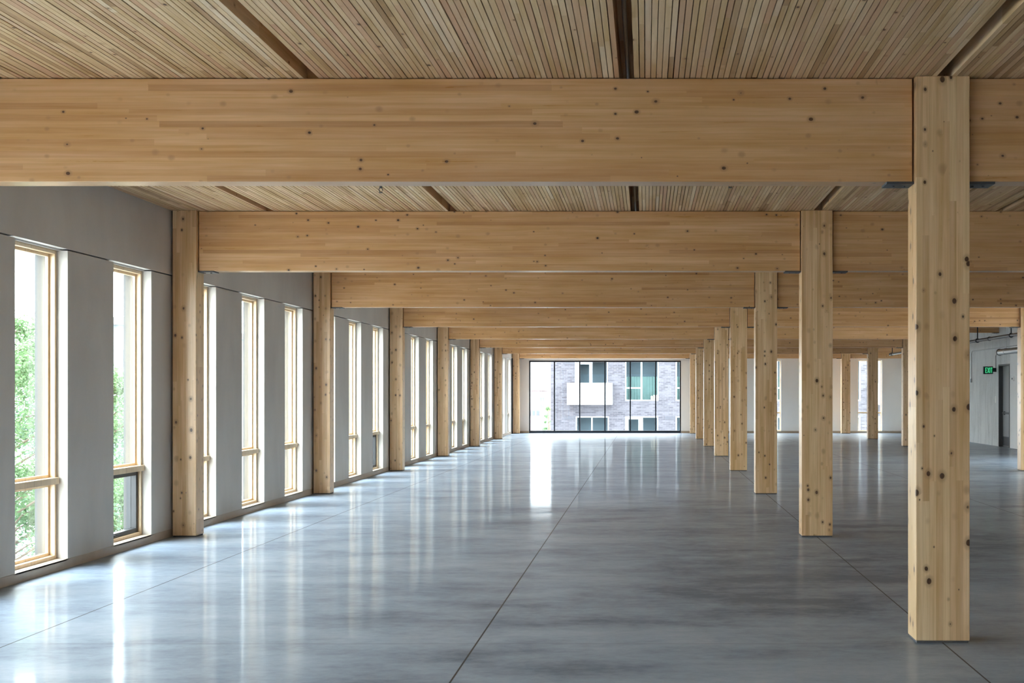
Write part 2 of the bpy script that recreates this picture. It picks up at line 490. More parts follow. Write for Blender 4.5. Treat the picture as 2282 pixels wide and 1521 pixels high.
# long left wall with tall windows
MODS = []                                      # (y0, y1, bay, index)
for bay in range(-2, 9):
    d0 = dl(bay)
    for j, (a, b) in enumerate(((0.555, 1.54), (2.565, 3.555), (4.575, 5.557))):
        if d0 + a > YB + 0.5 and d0 + b < YF - 0.2:
            MODS.append((d0 + a, d0 + b, bay, j))
mb = MB()
WX0 = XL - 0.26
holes_wall(mb, YB - 0.2, YF + 0.3, SILL, WT, WX0, XL, [(a, b, SILL, WT) for a, b, _, _ in MODS], axis='y')
mb.box(WX0, XL - 0.07, YB - 0.2, YF + 0.3, WT, WT + 0.014)            # back of the shadow joint
mb.box(WX0, XL, YB - 0.2, YF + 0.3, WT + 0.014, ZC + 0.28)
mb.box(WX0, XL - 0.02, YB - 0.2, YF + 0.3, -0.25, SILL)
o = mb.build('wall_left', M['plaster'])
tag(o, 'long grey plaster wall with tall narrow windows and a dark joint line', 'wall', kind='structure')
mb = MB()
mb.box(XL - 0.02, XL + 0.004, YB, YF, 0.0, SILL)
for a, b, _, _ in MODS:
    mb.box(XL - 0.10, XL + 0.004, a + 0.001, b - 0.001, SILL - 0.012, SILL + 0.002)
o = mb.build('baseboard_left', M['base'])
tag(o, 'low brown base board along the left window wall', 'baseboard', kind='structure')

def make_window(y0, y1, dark):
    """parts of one tall window of the left wall, world coordinates; returns root"""
    x_in, x_out = XL - 0.10, XL - 0.19          # frame faces
    root = bpy.data.objects.new('window_1', None); COL.objects.link(root); root.location = (x_in, (y0 + y1) / 2, SILL)
    t = 0.035
    zt = 0.80                                   # transom
    f = MB()
    f.bbox(x_out, x_in, y0, y0 + t, SILL, WT, 0.003); f.bbox(x_out, x_in, y1 - t, y1, SILL, WT, 0.003)
    f.bbox(x_out, x_in, y0 + t, y1 - t, WT - t, WT, 0.003); f.bbox(x_out, x_in, y0 + t, y1 - t, SILL, SILL + t, 0.003)
    f.build('frame', M['frame_wood'], root)
    s = MB(); u = 0.026
    for za, zb in ((SILL + t, zt - 0.03), (zt + 0.03, WT - t)):
        if dark and za < 0.5: continue
        xs0, xs1 = x_out + 0.012, x_in - 0.05
        s.bbox(xs0, xs1, y0 + t, y0 + t + u, za, zb, 0.003); s.bbox(xs0, xs1, y1 - t - u, y1 - t, za, zb, 0.003)
        s.bbox(xs0, xs1, y0 + t + u, y1 - t - u, za, za + u, 0.003); s.bbox(xs0, xs1, y0 + t + u, y1 - t - u, zb - u, zb, 0.003)
    s.build('stop_bead', M['frame_wood'], root)
    MB().bbox(x_out + 0.01, x_in + 0.028, y0 + 0.004, y1 - 0.004, zt - 0.03, zt + 0.03, 0.004).build('transom', M['frame_wood'], root)
    MB().box(x_out + 0.004, x_out + 0.011, y0 + t, y1 - t, zt + 0.03, WT - t).build('pane', M['glass'], root)
    if dark:
        sh = MB(); u = 0.045; xs0, xs1 = x_out - 0.01, x_in - 0.03
        za, zb = SILL + t, zt - 0.03
        sh.bbox(xs0, xs1, y0 + t, y0 + t + u, za, zb, 0.003); sh.bbox(xs0, xs1, y1 - t - u, y1 - t, za, zb, 0.003)
        sh.bbox(xs0, xs1, y0 + t + u, y1 - t - u, za, za + u, 0.003); sh.bbox(xs0, xs1, y0 + t + u, y1 - t - u, zb - u, zb, 0.003)
        so = sh.build('sash', M['dark_sash'], root); so['label'] = 'black opening sash'
        pa = MB().box(xs0 + 0.01, xs0 + 0.017, y0 + t + u, y1 - t - u, za + u, zb - u)
        pane = pa.build('pane', M['glass'], root)
        hd = MB(); ym = (y0 + y1) / 2 - 0.2
        hd.bbox(xs1, xs1 + 0.012, ym - 0.05, ym + 0.05, za + 0.012, za + 0.034, 0.003); hd.tube([(xs1 + 0.012, ym, za + 0.023), (xs1 + 0.03, ym + 0.02, za + 0.03), (xs1 + 0.034, ym + 0.09, za + 0.032)], 0.006, 8)
        hd.build('sash_crank', M['black_steel'], root, smooth=True)
    else:
        MB().box(x_out + 0.004, x_out + 0.011, y0 + t, y1 - t, SILL + t, zt - 0.03).build('pane', M['glass'], root)
    e = MB()
    e.box(WX0 - 0.02, x_out, y0 + 0.001, y0 + 0.04, SILL, WT); e.box(WX0 - 0.02, x_out, y1 - 0.04, y1 - 0.001, SILL, WT)
    e.box(WX0 - 0.02, x_out, y0 + 0.04, y1 - 0.04, WT - 0.04, WT - 0.001); e.box(WX0 - 0.05, x_out, y0 + 0.04, y1 - 0.04, SILL + 0.001, SILL + 0.03)
    e.build('outer_casing', M['ext_jamb'], root)['label'] = 'grey metal casing outside the glass'
    return root
protos = {}
wn_ = 0
for a, b, bay, j in MODS:
    wn_ += 1
    dark = (j == 2 and bay % 2 == 1)
    if dark not in protos:
        r = make_window(a, b, dark); protos[dark] = (r, (a + b) / 2)
    else:
        src, ym = protos[dark]
        r = copy_tree(src); r.location = (src.location.x, (a + b) / 2, SILL)
    r.name = 'window_%d' % wn_
    pos = ['first', 'second', 'third'][j]
    where = 'before the nearest left column' if bay == 1 else ('beyond the %s left column' % ORD[bay - 2] if bay > 1 else 'behind the viewer')
    tag(r, 'tall wood-framed window%s, %s of its bay %s' % (' with black lower sash' if dark else '', pos, where), 'window', 'tall windows along the left wall', 'structure')

# far wall: glazed screen, then piers and tall windows
CX0, CX1, CZ = (1179 - VPX) / F * YF, (1517.5 - VPX) / F * YF, EYE + (875 - 803) / F * YF
FWIN = []
for k in range(-2, 4):
    c = (1938.5 + k * 112.5 - VPX) / F * YF
    if c - 0.6 > CX1 + 0.6 and c + 0.6 < XR: FWIN.append((c - 0.48, c + 0.48))
holes = [(CX0, CX1, 0.0, CZ)] + [(a, b, SILL, WT) for a, b in FWIN]
mb = MB()
holes_wall(mb, XL - 0.26, XR + 0.3, -0.25, WT, YF, YF + 0.32, holes)
mb.box(XL - 0.26, XR + 0.3, YF + 0.02, YF + 0.32, WT, WT + 0.014)
mb.box(XL - 0.26, XR + 0.3, YF, YF + 0.32, WT + 0.014, ZC + 0.28)
tag(mb.build('wall_far', M['plaster_far']), 'pale far end wall around the wide black-framed glazing', 'wall', kind='structure')
mb = MB()
for a, b in ((XL, CX0 - 0.01), (CX1 + 0.01, XR)):
    mb.box(a, b, YF - 0.012, YF - 0.001, 0.0, SILL)
tag(mb.build('baseboard_far', M['base']), 'low brown base board along the far end wall', 'baseboard', kind='structure')

def curtain_wall(name, y, sgn, label, CX0=CX0, CX1=CX1, n=6):
    """black-framed glazing of n panes; sgn +1 when the room lies at smaller y"""
    root = empty(name, ((CX0 + CX1) / 2, y, 0), label, 'window', kind='structure')
    t = 0.055
    ya, yb = (y + 0.0, y + 0.14) if sgn > 0 else (y - 0.14, y)
    f = MB()
    f.box(CX0, CX0 + t * 0.9, ya, yb, 0, CZ); f.box(CX1 - t * 0.9, CX1, ya, yb, 0, CZ)
    f.box(CX0 + t * 0.9, CX1 - t * 0.9, ya, yb, CZ - 0.06, CZ)
    f.build('frame', M['black_frame'], root)
    MB().box(CX0, CX1, ya - 0.02 if sgn > 0 else ya, yb if sgn > 0 else yb + 0.02, 0.0, 0.10).build('sill', M['black_frame'], root)
    xs = [CX0 + (CX1 - CX0) * i / n for i in range(n + 1)]
    for x_ in xs[1:-1]:
        MB().box(x_ - 0.024, x_ + 0.024, ya, yb, 0.10, CZ - 0.06).build('mullion', M['black_frame'], root)
    for i in range(n):
        MB().box(xs[i] + 0.024 + (t * .9 - .024 if i == 0 else 0), xs[i + 1] - 0.024 - (t * .9 - .024 if i == n - 1 else 0), (ya + yb) / 2, (ya + yb) / 2 + 0.008, 0.10, CZ - 0.06).build('pane', M['glass_far'], root)
    return root
wn_ += 1
curtain_wall('window_%d' % wn_, YF, 1, 'wide black-framed glazing of six panes in the far wall')

def far_window(name, a, b, y, label, sgn=1):
    root = empty(name, ((a + b) / 2, y, SILL), label, 'window', 'tall windows of the far wall', 'structure')
    q = lambda u, v: (y + u, y + v) if sgn > 0 else (y - v, y - u)
    t = 0.035; zt = 0.81
    f = MB(); y0, y1 = q(0.10, 0.19)
    f.bbox(a, a + t, y0, y1, SILL, WT, 0.003); f.bbox(b - t, b, y0, y1, SILL, WT, 0.003)
    f.bbox(a + t, b - t, y0, y1, WT - t, WT, 0.003); f.bbox(a + t, b - t, y0, y1, SILL, SILL + t, 0.003)
    f.build('frame', M['frame_wood'], root)
    y0, y1 = q(0.085, 0.18)
    MB().bbox(a + 0.004, b - 0.004, y0, y1, zt - 0.03, zt + 0.03, 0.004).build('transom', M['frame_wood'], root)
    y0, y1 = q(0.165, 0.172)
    MB().box(a + t, b - t, y0, y1, zt + 0.03, WT - t).build('pane', M['glass'], root)
    MB().box(a + t, b - t, y0, y1, SILL + t, zt - 0.03).build('pane', M['glass'], root)
    return root
for i, (a, b) in enumerate(FWIN):
    wn_ += 1
    far_window('window_%d' % wn_, a, b, YF, 'tall wood-framed window in far wall, %s right of the black glazing' % ORD[i].replace('nearest', 'first'))

# back wall behind the viewer
mb = MB()
mb.box(XL - 0.26, XR + 0.3, YB - 0.32, YB, -0.25, ZC + 0.28)
tag(mb.build('wall_back', M['plaster_far']), 'pale end wall behind the viewer', 'wall', kind='structure')

# right side: concrete core wall with door, then white wall
DY0, DY1, DZ = 37.72, 38.90, 2.45
CORE = 37.72
mb = MB()
mb.box(XR, XR + 0.3, DY1, 40.10, -0.25, ZC + 0.28); mb.box(XR, XR + 0.3, 40.112, YF + 0.3, -0.25, ZC + 0.28)
mb.box(XR + 0.015, XR + 0.3, 40.10, 40.112, -0.25, ZC + 0.28)
mb.box(XR, XR + 0.3, DY0, DY1, DZ, ZC + 0.28)
mb.box(XR + 0.29, XR + 0.3, DY0, DY1, -0.25, DZ)
tag(mb.build('wall_core', M['concrete']), 'bare grey concrete wall at far right with the exit sign', 'wall', kind='structure')
FILL_RWIN = [(22.0, 23.0), (24.0, 25.0), (28.0, 29.0), (30.0, 31.0)]  # out-of-view windows, added to brighten the far right of the hall
mb = MB()
holes_wall(mb, YB - 0.32, CORE, -0.25, ZC + 0.28, XR + 0.005, XR + 0.3, [(a, b, SILL, WT) for a, b in FILL_RWIN], axis='y')
o = mb.build('wall_right', M['white_wall'])
tag(o, 'white painted wall at right, just nearer than the exit door', 'wall', kind='structure')
def fill_window(name, a, b):
    root = empty(name, (XR + 0.15, (a + b) / 2, SILL), 'unseen window added in the right wall to let in more daylight', 'window', 'added daylight windows of the right wall', 'structure')
    t = 0.035; x0, x1 = XR + 0.10, XR + 0.19
    f = MB()
    f.bbox(x0, x1, a, a + t, SILL, WT, 0.003); f.bbox(x0, x1, b - t, b, SILL, WT, 0.003)
    f.bbox(x0, x1, a + t, b - t, WT - t, WT, 0.003); f.bbox(x0, x1, a + t, b - t, SILL, SILL + t, 0.003)
    f.build('frame', M['frame_wood'], root)
    MB().bbox(x0 - 0.015, x1 - 0.01, a + 0.004, b - 0.004, 0.77, 0.83, 0.004).build('transom', M['frame_wood'], root)
    for z0, z1 in ((0.83, WT - t), (SILL + t, 0.77)):
        MB().box(x0 + 0.065, x0 + 0.072, a + t, b - t, z0, z1).build('pane', M['glass'], root)
for a, b in FILL_RWIN:
    wn_ += 1
    fill_window('window_%d' % wn_, a, b)
dr = empty('door_1', (XR, (DY0 + DY1) / 2, 0), 'grey steel exit door in the concrete wall under the exit sign', 'door', kind='structure')
f = MB(); t = 0.05
f.box(XR - 0.008, XR + 0.16, DY1 - t, DY1, 0, DZ); f.box(XR - 0.008, XR + 0.16, DY0, DY0 + t, 0, DZ); f.box(XR - 0.008, XR + 0.16, DY0 + t, DY1 - t, DZ - t, DZ)
f.build('frame', M['door_frame'], dr)
lf = MB().bbox(XR + 0.11, XR + 0.155, DY0 + t + 0.003, DY1 - t - 0.003, 0.01, DZ - t - 0.003, 0.003).build('leaf', M['door'], dr)
h = MB(); hz = 1.0
h.bbox(XR + 0.050, XR + 0.078, DY0 + 0.14, DY1 - 0.20, hz - 0.03, hz + 0.03, 0.006)
for yy in (DY0 + 0.14, DY1 - 0.32):
    h.bbox(XR + 0.078, XR + 0.1105, yy, yy + 0.12, hz - 0.05, hz + 0.05, 0.005)
h.build('push_bar', M['black_steel'], dr)
h = MB()
h.bbox(XR + 0.104, XR + 0.11, DY0 + t + 0.03, DY1 - t - 0.03, 0.03, 0.30, 0.002)
h.build('kick_plate', M['black_steel'], dr)
tr = MB().box(XL + 0.001, XL + 0.055, YF - 0.74, YF - 0.70, 0.0, ZB).build('strip_1', M['black_frame'])  # narrow black upright strip at the far end of the left wall
tag(tr, 'thin black upright strip beside the farthest left column', 'trim', kind='structure')

# ------------------------------------------------------------------ columns
CW, CD = 0.345, 0.255
def make_column(wd, dp, zt):
    root = bpy.data.objects.new('timber_column', None); COL.objects.link(root)
    sh = MB().bbox(-wd / 2, wd / 2, 0, dp, 0.014, zt, 0.006).build('shaft', M['column'], root)
    mb = MB().box(-wd / 2 + 0.008, wd / 2 - 0.008, 0.008, dp - 0.008, 0.0, 0.016)
    mb.build('base_grout', M['grout'], root)
    return root
C_MID = 1.727 + CW / 2
C_RIGHT = 7.69 + CW / 2
LCW = 0.262
C_LEFT = -5.262 + LCW / 2
first = None
def put_col(x, k, wd, label, group):
    global first
    key = 'c%.3f' % wd
    if key not in cprot:
        r = make_column(wd, CD, ZC); cprot[key] = r
    else:
        r = copy_tree(cprot[key])
    r.location = (x, dl(k), 0)
    r.name = 'timber_column'
    tag(r, label, 'column', group, 'thing')
    return r
cprot = {}
for k in range(1, 9):
    lab = ['large knotty glulam column closest to the viewer, at the right of the picture'] + \
          ['knotty glulam column, %s from the viewer in the middle row' % ORD[i] for i in range(1, 7)] + \
          ['honey glulam column touching the far wall just right of the black glazing']
    put_col(C_MID, k, CW, lab[k - 1], 'glulam columns of the middle row')
for k in range(4, 9):
    lab = {4: 'glulam column cut off by the right edge, in front of the exit door wall',
           5: 'glulam column of the right-hand row, hidden behind the closest column',
           6: 'glulam column of the right-hand row beside the end of the grey pipe',
           7: 'free-standing glulam column of the right-hand row in front of a far window',
           8: 'glulam column touching the far wall between white piers, right-hand row'}[k]
    put_col(C_RIGHT, k, CW, lab, 'glulam columns of the right-hand row')
for k in range(2, 9):
    lab = 'glulam column against the left window wall, %s from the viewer' % ORD[k - 2]
    if k == 8: lab = 'farthest glulam column of the left wall, beside the black trim and glazing'
    put_col(C_LEFT, k, LCW, lab, 'glulam columns along the left wall')

# ------------------------------------------------------------------ beams with bearing plates
BY0, BY1 = 0.055, 0.235
def make_beam(x0, x1, z0, plates):
    root = bpy.data.objects.new('timber_beam', None); COL.objects.link(root); root.location = (x0, 0, z0)
    MB().bbox(x0, x1, BY0, BY1, z0, ZC - 0.004, 0.005).build('beam_body', M['beam'], root)
    for p in plates:
        a, b = (x0 - 0.012, x0 + 0.165) if p == 'l' else (x1 - 0.165, x1 + 0.012)
        q = MB().bbox(a, b, BY0 - 0.002, BY1 + 0.002, z0 - 0.014, z0 + 0.001, 0.002)
        ye = BY0 + 0.09
        for bx in ((a + 0.05, a + 0.12) if p == 'l' else (b - 0.05, b - 0.12)):
            q.tube([(bx, ye, z0 - 0.014), (bx, ye, z0 - 0.021)], 0.010, 6)
        q.build('bearing_plate', M['grey_steel'], root)['label'] = 'dark steel bearing plate'
    return root
bprot = {}
def put_beam(key, x0, x1, z0, plates, k, label, group):
    if key not in bprot:
        r = make_beam(x0, x1, z0, plates); bprot[key] = r
    else:
        r = copy_tree(bprot[key])
    r.location = (x0, dl(k), z0); r.name = 'timber_beam'
    tag(r, label, 'beam', group, 'thing')
    return r
G = 0.012
for k in range(1, 9):
    lab = ['huge glulam beam closest to the viewer, spanning most of the picture'] + \
          ['glulam beam, %s from the viewer, between left wall and middle row' % ORD[i] for i in range(1, 7)] + \
          ['farthest glulam beam, just above the black-framed glazing']
    if k == 1: put_beam('first', XL + 0.012, 1.727 - G, ZB, 'r', k, lab[0], 'glulam beams of the left span')
    else: put_beam('left', C_LEFT + LCW / 2 + G, 1.727 - G, ZB, 'lr', k, lab[k - 1], 'glulam beams of the left span')
for k in range(1, 9):
    lab = ['short visible end of glulam beam right of the closest column'] + \
          ['glulam beam right of the %s middle-row column' % ORD[i] for i in range(1, 7)] + \
          ['farthest glulam beam right of the middle row, above white piers']
    put_beam('right', 1.727 + CW + G, 7.69 - G, ZB, 'lr', k, lab[k - 1], 'glulam beams of the right span')
put_beam('tail', 7.69 + CW + G, XR - 0.003, ZB, '', 8, 'farthest glulam beam at the right, behind the grey pipe end', 'glulam beams near the core')
put_beam('shallow', 7.69 + CW + G, XR - 0.003, 3.405, 'r', 6, 'shallow glulam beam ending on the concrete wall above the exit sign', 'glulam beams near the core')

# ------------------------------------------------------------------ services
def sprinkler(x, y, label):
    root = empty('ceiling_sprinkler', (x, y, ZC), label, 'sprinkler', 'sprinkler heads under the ceiling')
    MB().tube([(x, y, ZC + 0.004), (x, y, ZC - 0.012), (x, y, ZC - 0.03)], [0.036, 0.034, 0.022], 20).build('escutcheon', M['black_steel'], root, smooth=True)
    b = MB().tube([(x, y, ZC - 0.03), (x, y, ZC - 0.055)], 0.012, 12)
    b.tube([(x - 0.010, y, ZC - 0.05), (x - 0.019, y, ZC - 0.07), (x - 0.006, y, ZC - 0.096)], 0.0035, 6)
    b.tube([(x + 0.010, y, ZC - 0.05), (x + 0.019, y, ZC - 0.07), (x + 0.006, y, ZC - 0.096)], 0.0035, 6)
    b.build('sprinkler_frame', M['grey_steel'], root, smooth=True)
    MB().tube([(x, y, ZC - 0.096), (x, y, ZC - 0.100)], 0.019, 16).build('deflector', M['grey_steel'], root)
sprinkler(-2.56, 12.5, 'small black sprinkler head hanging below the nearest beam, left of centre')
sprinkler(0.79, 12.2, 'tiny black sprinkler tip just below the nearest beam, right of centre')

PX, PZ, PR = 9.0, 3.02, 0.042
pipe = empty('steel_pipe', (PX, 31.0, PZ), 'long dark sprinkler main pipe hung beside the concrete wall', 'pipe')
MB().tube([(PX, 31.0, PZ), (PX, 47.8, PZ)], PR, 20).build('pipe_run', M['black_pipe'], pipe, smooth=True)
for y in (34.0, 37.1, 47.72):
    MB().tube([(PX, y - 0.06, PZ), (PX, y + 0.06, PZ)], PR + 0.012, 20).build('coupling', M['black_pipe'], pipe, smooth=True)
for y in (31.95, 35.2, 38.5, 41.6, 44.7, 47.4):
    hg = MB().tube([(PX, y, PZ + PR + 0.02), (PX, y, ZC)], 0.014, 10)
    hg.ring((PX, y, PZ), (0, 1, 0), PR + 0.008, 0.012)
    hg.build('hanger', M['black_steel'], pipe, smooth=True)
DX, DZc = 10.0, 2.75
dc = empty('round_duct', (DX, 31.2, DZc), 'short silver round duct hung beside the exit door', 'duct')
MB().tube([(DX, 31.2, DZc), (DX, 36.7, DZc)], 0.085, 28).build('duct_body', M['galv'], dc, smooth=True)
for y in (36.66, 33.6):
    MB().ring((DX, y, DZc), (0, 1, 0), 0.086, 0.012, 28).build('collar', M['grey_steel'], dc, smooth=True)
for y in (36.0, 32.4):
    MB().tube([(DX, y, DZc + 0.08), (DX, y, ZC)], 0.006, 8).ring((DX, y, DZc), (0, 1, 0), 0.088, 0.006, 24).build('hanger', M['galv'], dc, smooth=True)
XC = XR - 0.016
cd = empty('wall_conduit', (XC, 42.1, 2.0), 'thin grey conduit dropping down the concrete wall to a small box', 'conduit')
MB().tube([(XC, 36.0, 2.95), (XC, 41.95, 2.95), (XC, 42.06, 2.92), (XC, 42.1, 2.84), (XC, 42.1, 2.02)], 0.014, 10).build('conduit_run', M['conduit'], cd, smooth=True)
MB().bbox(XC - 0.045, XC + 0.0145, 42.05, 42.15, 1.94, 2.06, 0.004).build('outlet_box', M['conduit'], cd)
EY = 39.18
cd = empty('wall_conduit', (XC, EY, 2.4), 'thin grey conduit rising from the exit sign to the duct', 'conduit')
MB().tube([(XC, EY, 2.36), (XC, EY, 2.70), (XC, EY - 0.04, 2.74), (XC, EY - 0.12, 2.755), (XC, 36.9, 2.755)], 0.013, 10).build('conduit_run', M['conduit'], cd, smooth=True)

# exit sign on a wall bracket, facing the viewer
ex = empty('exit_sign', (10.34, EY, 2.285), 'dark green illuminated EXIT sign projecting from the concrete wall', 'sign')
MB().bbox(10.19, 10.485, EY - 0.03, EY + 0.03, 2.17, 2.40, 0.006).build('housing', M['exit_box'], ex)
MB().bbox(10.485, XR - 0.001, EY - 0.035, EY + 0.035, 2.235, 2.355, 0.006).build('bracket', M['black_steel'], ex)
L = MB(); y0, y1 = EY - 0.034, EY - 0.029; z0, z1 = 2.205, 2.365; t = 0.018
def bar(xa, za, xb, zb, wdt):
    d = Vector((xb - xa, 0, zb - za)).normalized(); n = Vector((-d.z, 0, d.x)) * (wdt / 2)
    a, b = Vector((xa, 0, za)), Vector((xb, 0, zb)); k = len(L.v)
    for yy in (y0, y1):
        for p in (a + n, a - n, b - n, b + n): L.v.append((p.x, yy, p.z))
    L.f.extend([(k, k + 1, k + 2, k + 3), (k + 7, k + 6, k + 5, k + 4)] + [(k + i, k + 4 + i, k + 4 + (i + 1) % 4, k + (i + 1) % 4) for i in range(4)])
x0 = 10.245
L.box(x0, x0 + t, y0, y1, z0, z1)
for zz in (z0, (z0 + z1) / 2 - t / 2, z1 - t): L.box(x0 + t, x0 + 0.05, y0, y1, zz, zz + t)
bar(x0 + 0.068, z0, x0 + 0.118, z1, t); bar(x0 + 0.118, z0, x0 + 0.068, z1, t)
L.box(x0 + 0.134, x0 + 0.134 + t, y0, y1, z0, z1)
L.box(x0 + 0.164, x0 + 0.216, y0, y1, z1 - t, z1); L.box(x0 + 0.181, x0 + 0.181 + t, y0, y1, z0, z1 - t)
L.build('lettering', M['exit_green'], ex)['label'] = 'bright green letters EXIT'

o = empty('light_switch', (XR, 39.2, 1.40), 'white switch plate on concrete wall left of the exit door', 'switch')
MB().bbox(XR - 0.009, XR - 0.0005, 39.13, 39.29, 1.30, 1.50, 0.003).build('plate', M['device'], o)
for zz in (1.35, 1.44):
    MB().bbox(XR - 0.014, XR - 0.009, 39.19, 39.23, zz, zz + 0.05, 0.002).build('rocker', M['device'], o)
o = empty('fire_alarm', (XR + 0.005, 37.3, 2.0), 'small square alarm device on the white wall right of the door', 'alarm')
MB().bbox(XR - 0.04, XR + 0.0045, 37.22, 37.40, 1.94, 2.08, 0.006).build('alarm_housing', M['device'], o)
MB().bbox(XR - 0.052, XR - 0.04, 37.28, 37.34, 1.985, 2.035, 0.004).build('strobe', M['grey_steel'], o)

# ------------------------------------------------------------------ outside: street, buildings, trees
o = MB().box(-260, 260, -60, 520, GROUND - 0.3, GROUND).build('street', M['asphalt'])
tag(o, 'pale street and ground outside', 'street', kind='structure')
o = MB().box(-20, 40, 66, 73, GROUND, GROUND + 0.15).box(-20, -9, 73, 240, GROUND, GROUND + 0.15).build('sidewalk', M['sidewalk'])
tag(o, 'pale pavement in front of the grey brick building', 'sidewalk', kind='structure')

BYF = 73.0
def fx(p): return (p - VPX) / F * BYF
def fz(p): return EYE + (VPY - p) / F * BYF
bb = empty('brick_building', (fx(1400), BYF, GROUND), 'grey brick apartment building seen through the far glazing', 'building')
wins = []                # x0, x1, z0, z1 of openings, with panes in px
FL = (930.6 - 808) / F * BYF
def opening(px0, px1, py0, py1): return (fx(px0), fx(px1), fz(py1), fz(py0))
types = []
for px in (1393, 1505.5, 1618, 1730.5, 1843):
    types.append(('win', px, px + 75, 799, 893))
types.append(('bal', 1281, 1355, 802, 856))
types.append(('bal', 1957, 2031, 802, 856))
types.append(('win', 2070, 2145, 799, 893)); types.append(('win', 2182, 2257, 799, 893))
for px, tt in ((1283, 'pair'), (1393, 'door'), (1505.5, 'pair'), (1618, 'pair'), (1730.5, 'pair'), (1843, 'pair'), (1957, 'pair'), (2070, 'pair'), (2182, 'pair')):
    types.append((tt, px, px + 74, 927, 990))
holes = [opening(*t_[1:]) for t_ in types]
mb = MB()
holes_wall(mb, fx(1227.5), 26.0, GROUND, 8.5, BYF, BYF + 0.3, holes)
mb.box(fx(1227.5), fx(1227.5) + 0.3, BYF + 0.3, BYF + 14, GROUND, 8.5); mb.box(25.7, 26.0, BYF + 0.3, BYF + 14, GROUND, 8.5)
mb.build('brick_wall', M['brick'], bb)
MB().box(fx(1227.5) + 0.3, 25.7, BYF + 1.3, BYF + 14, GROUND, 8.5).build('inner_rooms', M['room_dark'], bb)
rc = random.Random(3)
for tt, p0, p1, q0, q1 in types:
    x0, x1, z0, z1 = opening(p0, p1, q0, q1)
    ww = x1 - x0; y0, y1 = BYF + 0.04, BYF + 0.14; t = 0.075
    f = MB()
    f.box(x0, x0 + t, BYF - 0.02, y1, z0, z1); f.box(x1 - t, x1, BYF - 0.02, y1, z0, z1)
    f.box(x0 + t, x1 - t, BYF - 0.02, y1, z1 - t, z1); f.box(x0 + t, x1 - t, BYF - 0.02, y1, z0, z0 + t)
    xm = x0 + ww * 0.487
    if tt == 'win':
        f.box(xm - 0.045, xm + 0.045, y0, y1, z0 + t, z1 - t)
        zb = fz(864); f.box(x0 + t, xm - 0.045, y0, y1, zb - 0.04, zb + 0.04)
    elif tt == 'bal':
        xm = x0 + ww * 0.48
        f.box(xm - 0.09, xm + 0.09, y0, y1, z0 + t, z1 - t); f.box(x0 + t, x0 + t + 0.16, y0, y1, z0 + t, z1 - t)
        f.box(x0 + t + 0.16, xm - 0.09, y0, y1, z1 - t - 0.16, z1 - t)
    elif tt == 'door':
        f.box(x0 + t, x0 + t + 0.12, y0, y1, z0 + t, z1 - t); f.box(xm - 0.16, xm + 0.10, y0, y1, z0 + t, z1 - t)
        f.box(x0 + t + 0.12, xm - 0.16, y0, y1, z1 - t - 0.10, z1 - t)
    else:
        f.box(xm - 0.04, xm + 0.04, y0, y1, z0 + t, z1 - t)
    fo = f.build('window_frame', M['white_trim'], bb)
    MB().box(x0 + t, x1 - t, y0 + 0.04, y0 + 0.048, z0 + t, z1 - t).build('pane', M['glass_out'], fo)
    if tt == 'win':
        cu = MB(); n = 22; zt_ = z1 - (z1 - z0) * 0.42
        if p0 == 1393 or rc.random() < 0.5:
            for i in range(n):
                xa = x0 + t + (ww - 2 * t) * i / n; xb_ = x0 + t + (ww - 2 * t) * (i + 1) / n
                o1, o2 = (0.05, 0.0) if i % 2 else (0.0, 0.05)
                cu.quad((xa, BYF + 0.55 + o1, z0), (xb_, BYF + 0.55 + o2, z0), (xb_, BYF + 0.55 + o2, zt_), (xa, BYF + 0.55 + o1, zt_))
                cu.quad((xb_, BYF + 0.57 + o2, z0), (xa, BYF + 0.57 + o1, z0), (xa, BYF + 0.57 + o1, zt_), (xb_, BYF + 0.57 + o2, zt_))
            cu.build('curtain', M['teal'], bb)
        if p0 == 1393:
            for px_, hh in ((1452.5, 8), (1458, 10), (1464, 10)):
                MB().tube([(fx(px_), BYF + 0.24, z0 + t), (fx(px_), BYF + 0.24, z0 + t + hh * 0.0253)], 0.05, 10).build('sill_candle', M['cream_cloth'], bb)
    if tt == 'bal':
        b = MB(); xa, xb_, za, zb = fx(p0 - 15), fx(p1 + 10.5), fz(901), fz(853)
        yo = BYF - 1.1
        b.box(xa, xb_, yo, yo + 0.04, za, zb); b.box(xa, xa + 0.04, yo + 0.04, BYF, za, zb); b.box(xb_ - 0.04, xb_, yo + 0.04, BYF, za, zb)
        bo = b.build('balcony', M['white_ext'], bb)
        MB().box(xa + 0.3, xb_ - 0.3, yo + 0.06, BYF, za - 0.10, za + 0.06).build('balcony_slab', M['vent'], bo)
for px in (1257.5, 1482, 1594.5, 1707, 1819.5, 1932, 2046):
    for py in (804, 927):
        v = MB()
        x0, x1, z1, z0 = fx(px), fx(px + 22.5), fz(py), fz(py + 7)
        v.box(x0, x1, BYF - 0.012, BYF - 0.001, z0, z1)
        for i in range(5):
            zz = z0 + (z1 - z0) * (i + 0.5) / 5
            v.box(x0, x1, BYF - 0.03, BYF - 0.012, zz - 0.008, zz + 0.008)
        v.build('vent_grille', M['vent'], bb)
MB().box(fx(1227.5) - 0.08, 26.08, BYF - 0.08, BYF + 14, 8.5, 8.9).build('parapet', M['grey_ext'], bb)

